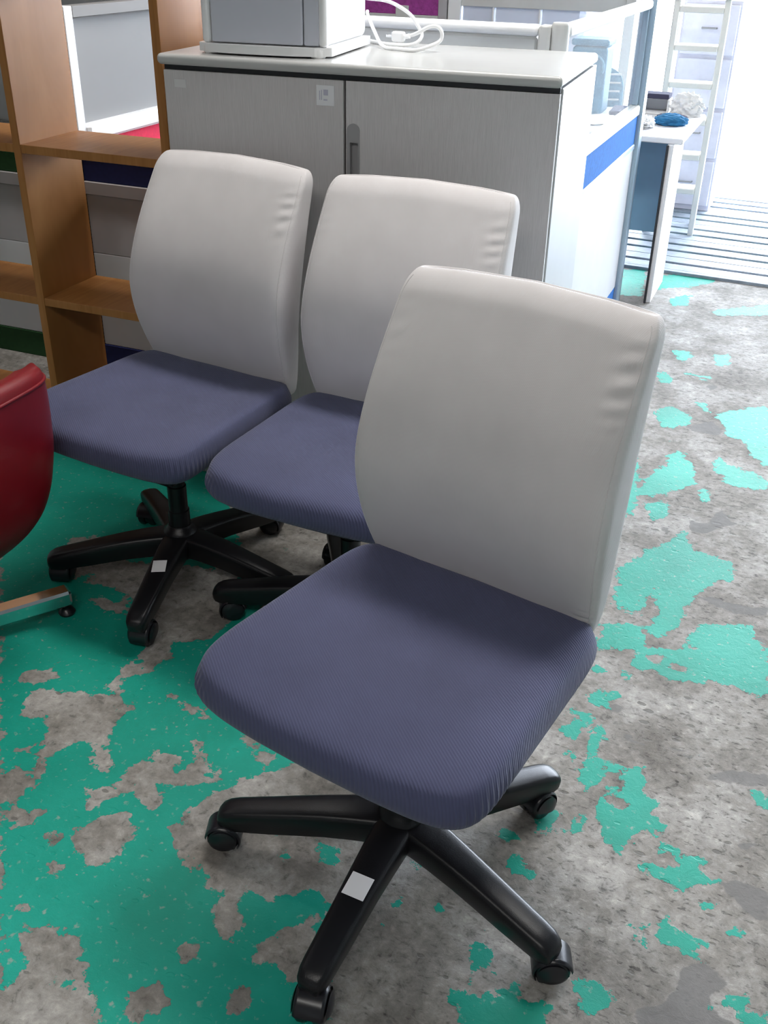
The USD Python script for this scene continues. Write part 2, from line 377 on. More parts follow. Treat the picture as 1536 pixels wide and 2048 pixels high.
CONC = [
    [(-1.373,2.273),(-1.039,2.326),(-0.927,2.141),(-1.125,2.053),(-1.302,2.147)],
    [(-1.646,1.849),(-1.396,1.906),(-1.2,1.966),(-1.105,1.784),(-1.109,1.681),(-1.203,1.608),(-1.298,1.688),(-1.418,1.754),(-1.547,1.76)],
    [(-1.45,1.378),(-1.399,1.434),(-1.357,1.411),(-1.386,1.373),(-1.421,1.358)],
    [(-1.373,1.293),(-1.377,1.361),(-1.307,1.384),(-1.264,1.395),(-1.203,1.405),(-1.242,1.452),(-1.243,1.528),(-1.207,1.544),(-1.194,1.49),(-1.229,1.458),(-1.153,1.381),(-1.146,1.324),(-1.143,1.29),(-1.086,1.225),(-1.08,1.195),(-1.114,1.207),(-1.152,1.251),(-1.188,1.256),(-1.205,1.221),(-1.221,1.207),(-1.19,1.154),(-1.19,1.11),(-1.198,1.063),(-1.232,1.036),(-1.287,1.099),(-1.252,1.14),(-1.229,1.125),(-1.217,1.149),(-1.249,1.209),(-1.274,1.269),(-1.317,1.28),(-1.346,1.274)],
    [(-1.083,1.15),(-1.042,1.192),(-1.051,1.234),(-1.018,1.262),(-1.001,1.289),(-0.973,1.294),(-0.942,1.262),(-0.948,1.312),(-0.967,1.359),(-0.944,1.355),(-0.884,1.28),(-0.844,1.272),(-0.914,1.241),(-0.936,1.213),(-0.959,1.241),(-0.964,1.226),(-0.963,1.201),(-0.931,1.197),(-0.939,1.157),(-0.975,1.16),(-1.004,1.196),(-1.022,1.164),(-1.036,1.127),(-1.059,1.105),(-1.068,1.144)],
    [(-1.206,1.036),(-1.131,1.074),(-1.125,1.041),(-1.144,1.004),(-1.169,1.028)],
    [(-1.041,1.054),(-1.013,1.095),(-0.981,1.133),(-0.951,1.105),(-0.928,1.098),(-0.941,1.069),(-0.937,1.017),(-0.96,0.996),(-0.965,0.978),(-0.996,1.013),(-1.023,1.018)],
    [(-1.042,0.956),(-1.005,0.988),(-1.0,0.963),(-1.024,0.945)],
    [(-1.08,1.268),(-1.089,1.32),(-1.075,1.284)],
    [(-1.016,1.338),(-1.017,1.388),(-1.007,1.356)],
    [(-1.039,1.3),(-1.018,1.309),(-0.999,1.263),(-1.018,1.268)],
    [(-1.301,1.179),(-1.261,1.204),(-1.277,1.17)],
    [(-1.052,0.861),(-1.009,0.875),(-1.009,0.865),(-1.047,0.849)],
    [(-1.079,1.027),(-1.06,1.035),(-1.051,1.017),(-1.065,1.013)],
    [(-0.973,0.713),(-0.931,0.743),(-0.935,0.779),(-0.968,0.804),(-0.974,0.833),(-0.996,0.838),(-0.945,0.869),(-0.949,0.886),(-0.924,0.864),(-0.883,0.863),(-0.852,0.832),(-0.831,0.798),(-0.795,0.789),(-0.731,0.7),(-0.899,0.629)],
    [(-0.699,0.979),(-0.723,1.026),(-0.698,1.042),(-0.644,0.984),(-0.654,0.943)],
    [(-0.61,0.975),(-0.559,1.025),(-0.531,1.051),(-0.503,0.976),(-0.509,0.919),(-0.552,0.934),(-0.589,0.944)],
    [(-0.742,0.811),(-0.722,0.849),(-0.682,0.812),(-0.71,0.766),(-0.741,0.787)],
    [(-0.73,0.919),(-0.699,0.923),(-0.693,0.9),(-0.714,0.9)],
    [(-0.6,0.872),(-0.582,0.888),(-0.558,0.831),(-0.585,0.838)],
    [(-1.225,1.536),(-1.317,1.709),(-1.34,1.801),(-1.22,1.854),(-1.166,1.815),(-1.177,1.741),(-1.201,1.663),(-1.162,1.564),(-1.185,1.511)],
    [(-1.491,1.703),(-1.406,1.709),(-1.408,1.75),(-1.355,1.672),(-1.423,1.662)],
    [(-1.717,1.92),(-1.593,1.975),(-1.508,1.893),(-1.515,1.788),(-1.618,1.764)],
    [(-1.091,1.454),(-1.065,1.465),(-1.008,1.444),(-0.973,1.422),(-1.014,1.419)],
    [(-0.887,1.408),(-0.863,1.411),(-0.792,1.373),(-0.779,1.339),(-0.822,1.353)],
    [(-0.134,2.032),(-0.09,2.055),(-0.087,2.03),(-0.115,2.021)],
    [(-0.122,1.544),(-0.09,1.548),(-0.085,1.519),(-0.105,1.51)],
    [(-0.001,1.441),(0.018,1.449),(0.023,1.433),(0.005,1.42)],
    [(-0.074,2.028),(-0.04,2.028),(-0.041,2.005),(-0.066,2.009)],
]
HOLE = [
    [(-0.883,0.784),(-0.855,0.792),(-0.845,0.784),(-0.873,0.776)],
    [(-1.196,1.318),(-1.185,1.322),(-1.177,1.307)],
]
DARK = [
    [(0.049,1.684),(0.089,1.713),(0.166,1.735),(0.169,1.692),(0.104,1.68),(0.058,1.671)],
    [(0.105,1.409),(0.145,1.432),(0.189,1.423),(0.194,1.362),(0.174,1.353),(0.147,1.375),(0.12,1.393)],
    [(0.009,1.102),(0.057,1.129),(0.066,1.205),(0.102,1.228),(0.145,1.21),(0.118,1.169),(0.118,1.148),(0.161,1.139),(0.163,1.12),(0.017,1.058)],
    [(-0.043,1.726),(-0.004,1.743),(0.019,1.717),(0.044,1.694),(-0.001,1.721)],
    [(-0.185,1.81),(-0.165,1.832),(-0.14,1.83),(-0.157,1.795)],
    [(-0.153,1.733),(-0.114,1.738),(-0.076,1.718),(-0.119,1.718)],
    [(0.126,1.524),(0.159,1.533),(0.154,1.512),(0.131,1.507)],
    [(0.01,1.409),(0.029,1.414),(0.025,1.401),(0.014,1.399)],
    [(-0.235,3.39),(-0.152,3.474),(-0.104,3.404),(-0.117,3.368),(-0.196,3.362)],
    [(-0.133,2.738),(-0.112,2.726),(-0.074,2.732),(-0.056,2.828),(-0.04,2.824),(-0.021,2.777),(0.014,2.771),(-0.044,2.724),(-0.071,2.67),(-0.119,2.67)],
    [(-0.061,2.337),(-0.01,2.351),(0.034,2.337),(0.08,2.341),(0.119,2.366),(0.123,2.319),(0.047,2.293),(0.003,2.307)],
    [(-0.22,3.78),(-0.2,3.825),(-0.166,3.805),(-0.186,3.759)],
    [(-0.2,2.655),(-0.172,2.667),(-0.172,2.636),(-0.19,2.627)],
    [(0.095,2.221),(0.131,2.214),(0.132,2.199),(0.097,2.199)],
]


def floor_mesh():
    x = np.concatenate([np.linspace(-7.15, -3.2, 30), np.arange(-3.18, 0.78, 0.012), np.linspace(0.8, 5.15, 40)])
    y = np.concatenate([np.linspace(-5.15, 0.45, 40), np.arange(0.462, 3.6, 0.012), np.arange(3.62, 5.3, 0.03), np.linspace(5.32, 7.5, 30)])
    gx, gy = np.meshgrid(np.arange(-3.3, 1.0, 0.008), np.arange(0.4, 5.6, 0.008), indexing='ij')

    def inside(polys):
        g = np.zeros(gx.shape, bool)
        for p in polys:
            g |= shapely.contains_xy(shapely.Polygon(p).buffer(0), gx, gy)
        return g

    def signed(g):
        return (ndimage.distance_transform_edt(g) - ndimage.distance_transform_edt(~g)) * 0.008

    t = (inside(TEAL) & ~inside(CONC)) | inside(HOLE)
    dk = inside(DARK)
    from scipy.interpolate import RegularGridInterpolator as RGI
    ax = (np.arange(-3.3, 1.0, 0.008)[:gx.shape[0]], np.arange(0.4, 5.6, 0.008)[:gx.shape[1]])
    X, Y = np.meshgrid(x, y, indexing='ij')
    pts = np.stack([X.ravel(), Y.ravel()], 1)
    known = (pts[:, 0] > -3.2) & (pts[:, 0] < 0.35 + 0.12 * pts[:, 1]) & (pts[:, 1] > 0.45) & (pts[:, 1] < 5.5)
    paint = RGI(ax, np.clip(signed(t) / 0.03, -0.9, 0.9), bounds_error=False, fill_value=-0.2)(pts)
    paint = np.where(known, paint, 0.9 * (meshkit.fbm(np.c_[pts * 1.6, np.zeros(len(pts))], 3, seed=4) - 0.53) * 4)
    paint = np.where((pts[:, 1] > 2.45) & (pts[:, 0] < -1.55), -1.0, paint)
    stain = RGI(ax, np.clip(signed(dk) / 0.02, -1, 1), bounds_error=False, fill_value=-1)(pts)
    n, k = X.shape
    i, j = np.meshgrid(np.arange(n - 1), np.arange(k - 1), indexing='ij')
    a = i * k + j
    f = np.stack([a, a + k, a + k + 1, a + 1], -1).reshape(-1, 4)
    v = np.c_[pts, np.zeros(len(pts))]
    return v, f, paint, stain


def floor_material():
    n = {'g': ('geometry', {}), 'pa': ('attribute', {'attribute': 'paint'}), 'st': ('attribute', {'attribute': 'stain'}),
         'n1': ('noise_texture', {'scale': 25.0, 'detail': 7.0, 'roughness': 0.66}),
         'n1s': ('math', {'math_type': 'multiply_add', 'value2': 4.4, 'value3': -2.2}),
         'sum': ('math', {'math_type': 'add'}),
         'edge': ('map_range', {'from_min': -0.05, 'from_max': 0.05, 'to_min': 0.0, 'to_max': 1.0, 'clamp': True}),
         # concrete
         'n2': ('noise_texture', {'scale': 5.0, 'detail': 8.0, 'roughness': 0.7}),
         'c1': ('rgb_ramp', {'ramp': [(0.32, (0.155, 0.142, 0.125)), (0.46, (0.245, 0.230, 0.208)), (0.58, (0.345, 0.330, 0.308)), (0.72, (0.46, 0.445, 0.42))]}),
         'n3': ('noise_texture', {'scale': 42.0, 'detail': 6.0, 'roughness': 0.72, 'distortion': 0.4}),
         'c2': ('rgb_ramp', {'ramp': [(0.30, (0.35, 0.35, 0.35)), (0.42, (0.80, 0.80, 0.80)), (0.58, (1.02, 1.02, 1.02)), (0.72, (1.38, 1.38, 1.36))]}),
         'cm': ('mix', {'mix_type': 'multiply', 'fac': 1.0}),
         # chips: small dark hollows
         'map': ('mapping', {'scale': (1.0, 2.1, 1.0), 'rotation': (0.0, 0.0, 0.25)}),
         'vo': ('voronoi_texture', {'scale': 17.0, 'randomness': 1.0}),
         'vn': ('noise_texture', {'scale': 3.0, 'detail': 3.0}),
         'vs': ('math', {'math_type': 'multiply_add', 'value2': -0.62, 'value3': 0.45}),
         'vd': ('math', {'math_type': 'subtract'}),
         'vw': ('noise_texture', {'scale': 60.0, 'detail': 4.0}),
         'vw2': ('math', {'math_type': 'multiply_add', 'value2': 0.35, 'value3': -0.175}),
         'vsum': ('math', {'math_type': 'add'}),
         'chip': ('map_range', {'from_min': 0.0, 'from_max': 0.06, 'to_min': 0.0, 'to_max': 0.75, 'clamp': True}),
         'cc': ('mix', {'mix_type': 'mix', 'color2': (0.13, 0.125, 0.115)}),
         # dark cement patches
         'sn': ('math', {'math_type': 'multiply_add', 'value2': 1.6, 'value3': -0.8}),
         'ss': ('math', {'math_type': 'add'}),
         'se': ('map_range', {'from_min': -0.1, 'from_max': 0.15, 'to_min': 0.0, 'to_max': 0.8, 'clamp': True}),
         'sm': ('mix', {'mix_type': 'mix', 'color2': (0.165, 0.16, 0.155)}),
         # paint
         'n4': ('noise_texture', {'scale': 2.2, 'detail': 6.0, 'roughness': 0.6}),
         'pc': ('rgb_ramp', {'ramp': [(0.30, (0.002, 0.225, 0.162)), (0.5, (0.004, 0.295, 0.215)), (0.7, (0.014, 0.36, 0.275))]}),
         'n5': ('noise_texture', {'scale': 70.0, 'detail': 4.0}),
         'wear': ('map_range', {'from_min': 0.62, 'from_max': 0.74, 'to_min': 0.0, 'to_max': 0.6, 'clamp': True}),
         'pw': ('mix', {'mix_type': 'mix', 'color2': (0.36, 0.36, 0.33)}),
         'fin': ('mix', {'mix_type': 'mix'}),
         'rr': ('map_range', {'from_min': 0.0, 'from_max': 1.0, 'to_min': 0.82, 'to_max': 0.55, 'clamp': True}),
         'hh': ('math', {'math_type': 'multiply_add', 'value2': 0.5}),
         'hc': ('math', {'math_type': 'multiply_add', 'value2': -0.7}),
         'b': ('bump', {'strength': 0.6, 'distance': 0.0022}),
         'p': ('principled_bsdf', {'specular_ior_level': 0.25}),
         'smap': ('mapping', {'scale': (1.0, 2.0, 1.0), 'rotation': (0.0, 0.0, 0.3)}),
         'sp': ('noise_texture', {'scale': 48.0, 'detail': 3.0, 'roughness': 0.6}),
         'spr': ('rgb_ramp', {'ramp': [(0.33, (0.45, 0.45, 0.45)), (0.42, (1.0, 1.0, 1.0)), (0.60, (1.0, 1.0, 1.0)), (0.70, (1.25, 1.25, 1.24))]}),
         'pos': ('separate_xyz', {}),
         'px': ('map_range', {'from_min': -0.75, 'from_max': -0.05, 'to_min': 0.0, 'to_max': 1.0, 'clamp': True}),
         'spm': ('mix', {'mix_type': 'multiply', 'fac': 1.0})}
    P = 'g.position'
    L = [(P, k + '.vector') for k in ('n1', 'n2', 'n3', 'vn', 'vw', 'n4', 'n5', 'map')] + [('map.vector', 'vo.vector'), (P, 'smap.vector'), ('smap.vector', 'sp.vector'), ('sp.fac', 'spr.fac'), ('cm.color', 'spm.color1'), ('spr.color', 'spm.color2'), (P, 'pos.vector'), ('pos.x', 'px.value'), ('px.result', 'spm.fac')]
    L += [('n1.fac', 'n1s.value1'), ('n1s.value', 'sum.value1'), ('pa.fac', 'sum.value2'), ('sum.value', 'edge.value'),
          ('n2.fac', 'c1.fac'), ('n3.fac', 'c2.fac'), ('c1.color', 'cm.color1'), ('c2.color', 'cm.color2'),
          ('vn.fac', 'vs.value1'), ('vs.value', 'vd.value1'), ('vo.distance', 'vd.value2'), ('vw.fac', 'vw2.value1'), ('vd.value', 'vsum.value1'), ('vw2.value', 'vsum.value2'), ('vsum.value', 'chip.value'),
          ('chip.result', 'cc.fac'), ('spm.color', 'cc.color1'),
          ('n1.fac', 'sn.value1'), ('sn.value', 'ss.value1'), ('st.fac', 'ss.value2'), ('ss.value', 'se.value'), ('se.result', 'sm.fac'), ('cc.color', 'sm.color1'),
          ('n4.fac', 'pc.fac'), ('n5.fac', 'wear.value'), ('wear.result', 'pw.fac'), ('pc.color', 'pw.color1'),
          ('edge.result', 'fin.fac'), ('sm.color', 'fin.color1'), ('pw.color', 'fin.color2'), ('fin.color', 'p.base_color'),
          ('edge.result', 'rr.value'), ('rr.result', 'p.roughness'),
          ('edge.result', 'hh.value1'), ('n3.fac', 'hh.value3'), ('chip.result', 'hc.value1'), ('hh.value', 'hc.value3'), ('hc.value', 'b.height'), ('b.normal', 'p.normal')]
    return usdkit.material(stage, '/World/Looks/worn_floor', n, L, surface='p.BSDF')


MAT['floor'] = floor_material()
fv, ff, paint, stain = floor_mesh()
fl = struct('floor', (fv, ff), 'floor')
for nm, arr in (('paint', paint), ('stain', stain)):
    UsdGeom.PrimvarsAPI(fl).CreatePrimvar(nm, Sdf.ValueTypeNames.FloatArray, 'vertex').Set(Vt.FloatArray.FromNumpy(arr.astype(np.float32)))

# ---------------------------------------------------------------- the shell of the warehouse, open to the yard at the back
WB = 7.3
struct('ceiling', bx(-7, 5, -5, WB, 3.7, 3.8), 'ceiling')
struct('wall_left', bx(-7.2, -7, -5, WB, 0, 3.8), 'wall')
struct('wall_right', bx(5, 5.2, -5, WB, 0, 3.8), 'wall')
struct('wall_front', bx(-7.2, 5.2, -5.2, -5, 0, 3.8), 'wall')
struct('wall_back', cat(bx(-7.2, -1.62, WB, WB + 0.2, -0.1, 3.8), bx(3.6, 5.2, WB, WB + 0.2, -0.1, 3.8), bx(-1.62, 3.6, WB, WB + 0.2, 3.3, 3.8)), 'wall')
struct('ground', bx(-40, 40, WB, 60, -0.12, -0.02, 0.001), 'yard')

# the steel bars in the floor before the door
g = thing('floor_grating', 'row of long pale steel bars set in the floor at the bright doorway', 'grating', (-0.2, 6.1, 0), -3)
for k in range(14):
    y0 = -0.86 + k * 0.125
    part(g, 'bar', bx(-1.45, 2.0, y0, y0 + 0.105, -0.01, 0.012 + 0.003 * math.sin(k * 2.1), 0.004), 'slat', False)
part(g, 'frame', cat(bx(-1.5, 2.05, -0.9, -0.865, -0.01, 0.014), bx(-1.5, 2.05, 0.892, 0.92, -0.01, 0.014)), 'slat', False)

# ---------------------------------------------------------------- office chairs
Z_SEAT = 0.462


def seat_mesh():
    """padded seat: wide, bowed front with a waterfall edge, gathered sides"""
    n = 560
    a = np.linspace(0, 2 * np.pi, n, endpoint=False)
    e = 2 / 8.5
    ox = np.sign(np.cos(a)) * np.abs(np.cos(a)) ** e
    oy = np.sign(np.sin(a)) * np.abs(np.sin(a)) ** e
    hw = 0.277 - 0.024 * (oy + 1) / 2
    px = ox * hw
    py = oy * 0.250 + 0.006
    py = py - 0.016 * (oy < 0) * (1 - (px / 0.29) ** 2) * np.abs(oy)
    prof = [(0.70, 0.388), (0.84, 0.388), (0.915, 0.390), (0.952, 0.395), (0.976, 0.402), (0.991, 0.410), (0.999, 0.419), (1.0, 0.428), (0.994, 0.437), (0.983, 0.446), (0.966, 0.453), (0.94, 0.458), (0.90, 0.461), (0.82, 0.462), (0.68, 0.4625), (0.5, 0.463), (0.3, 0.463), (0.12, 0.463)]
    arc = np.r_[0, np.cumsum(np.hypot(np.diff(px), np.diff(py)))]
    side = np.clip((np.abs(px) - 0.2) / 0.05, 0, 1) * np.clip((0.19 - py) / 0.1, 0, 1)
    R = []
    for s, z in prof:
        gather = 0.0012 * np.sin(arc * 2 * np.pi / 0.0125) * side * np.exp(-((z - 0.428) / 0.016) ** 2) * (s > 0.93)
        x, y = px * (s + gather / 0.25), py * (s + gather / 0.25)
        zz = np.full(n, z)
        front = np.clip((-y - 0.10) / 0.16, 0, 1)
        zz = zz - 0.020 * front ** 2
        zz = zz - 0.007 * np.exp(-((x / 0.13) ** 2 + ((y - 0.03) / 0.12) ** 2)) * (z > 0.44)
        zz = zz + 0.006 * np.clip((np.abs(x) - 0.12) / 0.1, 0, 1) * (z > 0.44) * (s < 0.97)
        R.append(np.stack([x, y, zz + 0.020], 1))
    return rings(np.array(R))


PROFILE = np.array([(0.430, 0.258), (0.47, 0.243), (0.515, 0.224), (0.558, 0.208), (0.60, 0.196), (0.64, 0.189), (0.685, 0.187), (0.729, 0.194), (0.80, 0.221), (0.87, 0.260), (0.94, 0.306), (0.985, 0.336)])
REAR = np.array([(0.430, 0.290), (0.52, 0.288), (0.61, 0.289), (0.68, 0.297), (0.76, 0.316), (0.83, 0.335), (0.90, 0.356), (0.985, 0.384)])


def back_rings(var):
    """loft of rounded cross-sections up the S-shaped back"""
    from scipy.interpolate import PchipInterpolator, CubicSpline
    py = CubicSpline(PROFILE[:, 0], PROFILE[:, 1])
    ry = PchipInterpolator(REAR[:, 0], REAR[:, 1])
    wid = PchipInterpolator([0.43, 0.50, 0.58, 0.68, 0.78, 0.90, 0.985], [0.216, 0.232, 0.240, 0.244, 0.241, 0.2355, 0.230])
    zs = np.concatenate([np.array([0.430, 0.431, 0.434, 0.440]), np.linspace(0.45, 0.949, 90), 0.985 - 0.034 * (1 - np.sin(np.linspace(0.08, 1, 16) * np.pi / 2))])
    m = 96
    a = np.linspace(0, 2 * np.pi, m, endpoint=False)
    e = 2 / 11.0
    ox = np.sign(np.cos(a)) * np.abs(np.cos(a)) ** e
    oy = np.sign(np.sin(a)) * np.abs(np.sin(a)) ** (2 / 4.5)
    R = []
    for z in zs:
        top = np.clip((z - 0.949) / 0.036, 0, 1)
        bot = np.clip((0.45 - z) / 0.02, 0, 1)
        k = math.sqrt(max(0.0, 1 - top ** 2))
        kb = math.sqrt(max(0.0, 1 - bot ** 2))
        hw = float(wid(z)) - 0.016 * (1 - k) - 0.02 * (1 - kb)
        th = 0.5 * float(ry(min(z, 0.985)) - py(min(z, 0.985))) * (0.10 + 0.90 * k) * (0.2 + 0.8 * kb)
        x = ox * hw
        u = x / 0.24
        yc = 0.5 * float(py(min(z, 0.985)) + ry(min(z, 0.985)))
        y = yc + oy * th
        frontness = np.clip(-oy, 0, 1)
        y = y - 0.020 * u ** 2 * (0.35 + 0.65 * (-oy * 0.5 + 0.5)) + 0.006 - 0.007 * frontness * (1 - u ** 4) * k   # wings towards the sitter, padded middle
        zz = z + 0.013 * (1 - u ** 2) * np.clip((z - 0.6) / 0.36, 0, 1)
        # wrinkles of the loose cover beside the seams
        ed = np.exp(-((np.abs(u) - 0.88) / 0.085) ** 2) * frontness
        hi = np.exp(-((z - 0.90) / 0.05) ** 2)
        lo = np.exp(-((z - 0.49) / 0.035) ** 2)
        sgn = np.where(u > 0, 0.9, 0.15)
        y = y + ed * sgn * (0.0024 * hi * np.sin(z * 2 * np.pi / 0.027 - u * 11 + var + 1.2 * np.sin(z * 45 + var)) + 0.0030 * lo * np.sin(z * 2 * np.pi / 0.017 + u * 9 + var * 2))
        y = y + 0.0012 * frontness * (meshkit.noise(np.stack([u * 3 + var * 7, np.full(m, z * 9), np.zeros(m)], 1), 3) - 0.5)
        R.append(np.stack([x, y, zz], 1))
    return np.array(R), a


def leg_mesh():
    """one arm of the five-star base along +x"""
    r = np.array([0.020, 0.05, 0.09, 0.14, 0.19, 0.24, 0.28, 0.305, 0.322, 0.334, 0.340, 0.342])
    hw = np.array([0.036, 0.035, 0.0335, 0.031, 0.029, 0.0275, 0.0265, 0.026, 0.025, 0.022, 0.017, 0.007])
    zt = np.array([0.140, 0.139, 0.136, 0.130, 0.122, 0.113, 0.106, 0.1015, 0.097, 0.091, 0.084, 0.078])
    zb = np.array([0.078, 0.079, 0.078, 0.074, 0.067, 0.060, 0.056, 0.054, 0.054, 0.056, 0.060, 0.068])
    R = []
    for q in range(len(r)):
        w, t, b = hw[q], zt[q], zb[q]
        h = t - b
        c = min(0.009, h * 0.3, w * 0.4)
        sec = [(-w * 0.78, b), (w * 0.78, b), (w * 0.92, b + h * 0.25), (w, b + h * 0.6), (w, t - c), (w - c * 0.35, t - c * 0.3), (w - c, t), (w * 0.3, t + 0.0015), (-w * 0.3, t + 0.0015), (-w + c, t), (-w + c * 0.35, t - c * 0.3), (-w, t - c), (-w, b + h * 0.6), (-w * 0.92, b + h * 0.25)]
        R.append([(r[q], y, z) for y, z in sec])
    return rings(np.array(R))


def wheel_mesh():
    m = lathe([(0.0, -0.011), (0.021, -0.011), (0.0265, -0.0085), (0.0295, -0.004), (0.0295, 0.005), (0.027, 0.009), (0.013, 0.011), (0.009, 0.009), (0.0, 0.009)], 32)
    m.apply_transform(trimesh.transformations.rotation_matrix(-math.pi / 2, [1, 0, 0]))
    return m


def hood_mesh():
    """rounded cover over the twin wheels with the stem that plugs into the leg"""
    ball = lambda r, y: m3.Manifold.sphere(r, 40).scale((1, 0.42, 1)).translate((0, y, 0))
    full = m3.Manifold.batch_hull([ball(0.034, -0.019), ball(0.034, 0.019)])
    cut = m3.Manifold.cylinder(0.056, 0.0305, 0.0305, 40, True).rotate((90, 0, 0))
    half = m3.Manifold.cube((0.2, 0.2, 0.2), True).translate((0, 0, 0.1 - 0.006)).rotate((0, 20, 0))
    web = m3.Manifold.cylinder(0.006, 0.024, 0.024, 32, True).rotate((90, 0, 0))
    stem = m3.Manifold.cylinder(0.04, 0.008, 0.008, 20).translate((0.018, 0, 0.018))
    neck = m3.Manifold.cylinder(0.014, 0.017, 0.013, 24).translate((0.018, 0, 0.024))
    m = (((full - cut) ^ half) + web + stem + neck).to_mesh()
    return trimesh.Trimesh(np.array(m.vert_properties[:, :3]), np.array(m.tri_verts), process=False)


SEAT, LEG, WHEEL, HOOD = seat_mesh(), leg_mesh(), wheel_mesh(), hood_mesh()


def office_chair(label, origin, yaw, base_xy, base_angle, swivels, sticker=None, var=0.0):
    t = thing('office_chair', label, 'chair', (origin[0], origin[1], 0), yaw, 'grey backed blue office chairs')
    part(t, 'seat', SEAT, 'seat', 50)
    part(t, 'seat_shell', rings(np.array([[(x * 0.225 * s, y * 0.215 * s + 0.0, z) for x, y in zip(*superellipse(48, 4))] for s, z in ((0.75, 0.362), (0.93, 0.372), (1.0, 0.390), (1.0, 0.409))])), 'black', 40)
    R, a = back_rings(var)
    bk = part(t, 'backrest', rings(R), 'back', 60)
    for j in (int(np.argmin(np.abs(a - math.radians(322)))), int(np.argmin(np.abs(a - math.radians(218))))):
        line = R[6:-8, j]
        part(bk, 'seam', tube(line + np.array([0, 0.0003, 0]), 0.0012, 6), 'back', 60)
    # arm that carries the back, under the seat and up behind it
    q = spline([(0, 0.02, 0.356), (0, 0.18, 0.354), (0, 0.285, 0.362), (0, 0.325, 0.41), (0, 0.312, 0.50), (0, 0.312, 0.66)], 30)
    part(t, 'back_arm', rings(np.array([[(p[0] + sx * 0.03, p[1] + sn * 0.006 * n_[1], p[2] + sn * 0.006 * n_[2]) for sx, sn in ((-1, -1), (1, -1), (1.05, 0), (1, 1), (-1, 1), (-1.05, 0))] for p, n_ in zip(q, sweep_normals(q))])), 'black', 40)
    # base, placed about its own axis (the seat turns on it)
    c, s = math.cos(math.radians(-yaw)), math.sin(math.radians(-yaw))
    dx, dy = base_xy[0] - origin[0], base_xy[1] - origin[1]
    bx_, by_ = c * dx - s * dy, s * dx + c * dy
    part(t, 'tilt_mechanism', moved(cat(rbox((0.15, 0.20, 0.05), (0, 0, 0.348), 0.012), tube([(-0.06, 0.02, 0.345), (-0.12, 0.0, 0.352), (-0.17, -0.01, 0.352)], 0.006, 10), rbox((0.04, 0.02, 0.012), (-0.18, -0.01, 0.352), 0.005)), (bx_, by_, 0)), 'black', 40)
    part(t, 'gas_column', moved(lathe([(0, 0.09), (0.027, 0.09), (0.027, 0.20), (0.024, 0.202), (0.024, 0.27), (0.021, 0.272), (0.021, 0.330), (0.0, 0.330)]), (bx_, by_, 0)), 'black', 40)
    part(t, 'base_hub', moved(lathe([(0, 0.070), (0.040, 0.070), (0.047, 0.078), (0.047, 0.132), (0.042, 0.146), (0.034, 0.152), (0.030, 0.160), (0.0, 0.160)]), (bx_, by_, 0)), 'black', 40)
    for k in range(5):
        ang = base_angle + 72 * k - yaw
        lg = part(t, 'base_leg', moved(LEG, (bx_, by_, 0), ang), 'black', 40)
        sw = swivels[k]
        ca, sa = math.cos(math.radians(ang)), math.sin(math.radians(ang))
        sx_, sy_ = bx_ + 0.315 * ca, by_ + 0.315 * sa
        cs, ss = math.cos(math.radians(sw - yaw)), math.sin(math.radians(sw - yaw))
        wc = (sx_ - 0.018 * cs, sy_ - 0.018 * ss, 0.0298)
        part(lg, 'caster_hood', moved(HOOD, wc, sw - yaw), 'wheel', 40)
        for d in (-0.0145, 0.0145):
            w = WHEEL.copy()
            if d > 0:
                w.apply_transform(trimesh.transformations.rotation_matrix(math.pi, [0, 0, 1]))
            w.apply_translation((0, d, 0))
            part(lg, 'caster_wheel', moved(w, wc, sw - yaw), 'wheel', 40)
        if sticker and sticker[0] == k:
            r0, w0, l0, turn = sticker[1:]
            zt = np.interp([r0 - l0 / 2, r0 + l0 / 2], [0.05, 0.09, 0.14, 0.19, 0.24, 0.28], [0.139, 0.136, 0.130, 0.122, 0.113, 0.106]) + 0.0022
            sl = (zt[1] - zt[0]) / l0
            b = box((l0, w0, 0.0008), (0, 0, 0), 0.0002)
            b.apply_transform(trimesh.transformations.rotation_matrix(math.radians(turn), [0, 0, 1]))
            b.apply_transform(trimesh.transformations.rotation_matrix(-math.atan(sl), [0, 1, 0]))
            b.apply_translation((r0, 0, zt.mean()))
            part(lg, 'price_sticker', moved(b, (bx_, by_, 0), ang), 'sticker', False, 'small blank white price sticker')
    return t


def superellipse(n, p):
    a = np.linspace(0, 2 * np.pi, n, endpoint=False)
    return np.sign(np.cos(a)) * np.abs(np.cos(a)) ** (2 / p), np.sign(np.sin(a)) * np.abs(np.sin(a)) ** (2 / p)


def sweep_normals(q):
    t = np.gradient(q, axis=0)
    t /= np.linalg.norm(t, axis=1, keepdims=True)
    return np.cross(t, np.array([1.0, 0, 0]))


office_chair('foremost blue office chair with light grey back, in front of the other two', (-0.460, 1.249), -12, (-0.442, 1.220), -22, [200, 60, -40, 20, 100], (4, 0.172, 0.040, 0.043, 0), 0.3)
office_chair('blue office chair with light grey back beside the red armchair, next to the bookcase', (-1.386, 1.939), -8, (-1.322, 1.888), 67, [10, 100, -70, -80, 150], (3, 0.160, 0.034, 0.042, 12), 2.1)
office_chair('blue office chair with light grey back half hidden behind the foremost chair', (-0.828, 1.885), -2, (-0.820, 1.838), 49, [10, 100, -150, -100, 150], None, 4.0)

# ---------------------------------------------------------------- red tub armchair at the left edge
def spline_rows(p, n):
    from scipy.interpolate import PchipInterpolator
    s = np.r_[0, np.cumsum(np.linalg.norm(np.diff(p[:, p.shape[1] // 2], axis=0), axis=1))]
    return PchipInterpolator(s, p, axis=0)(np.linspace(0, s[-1], n))


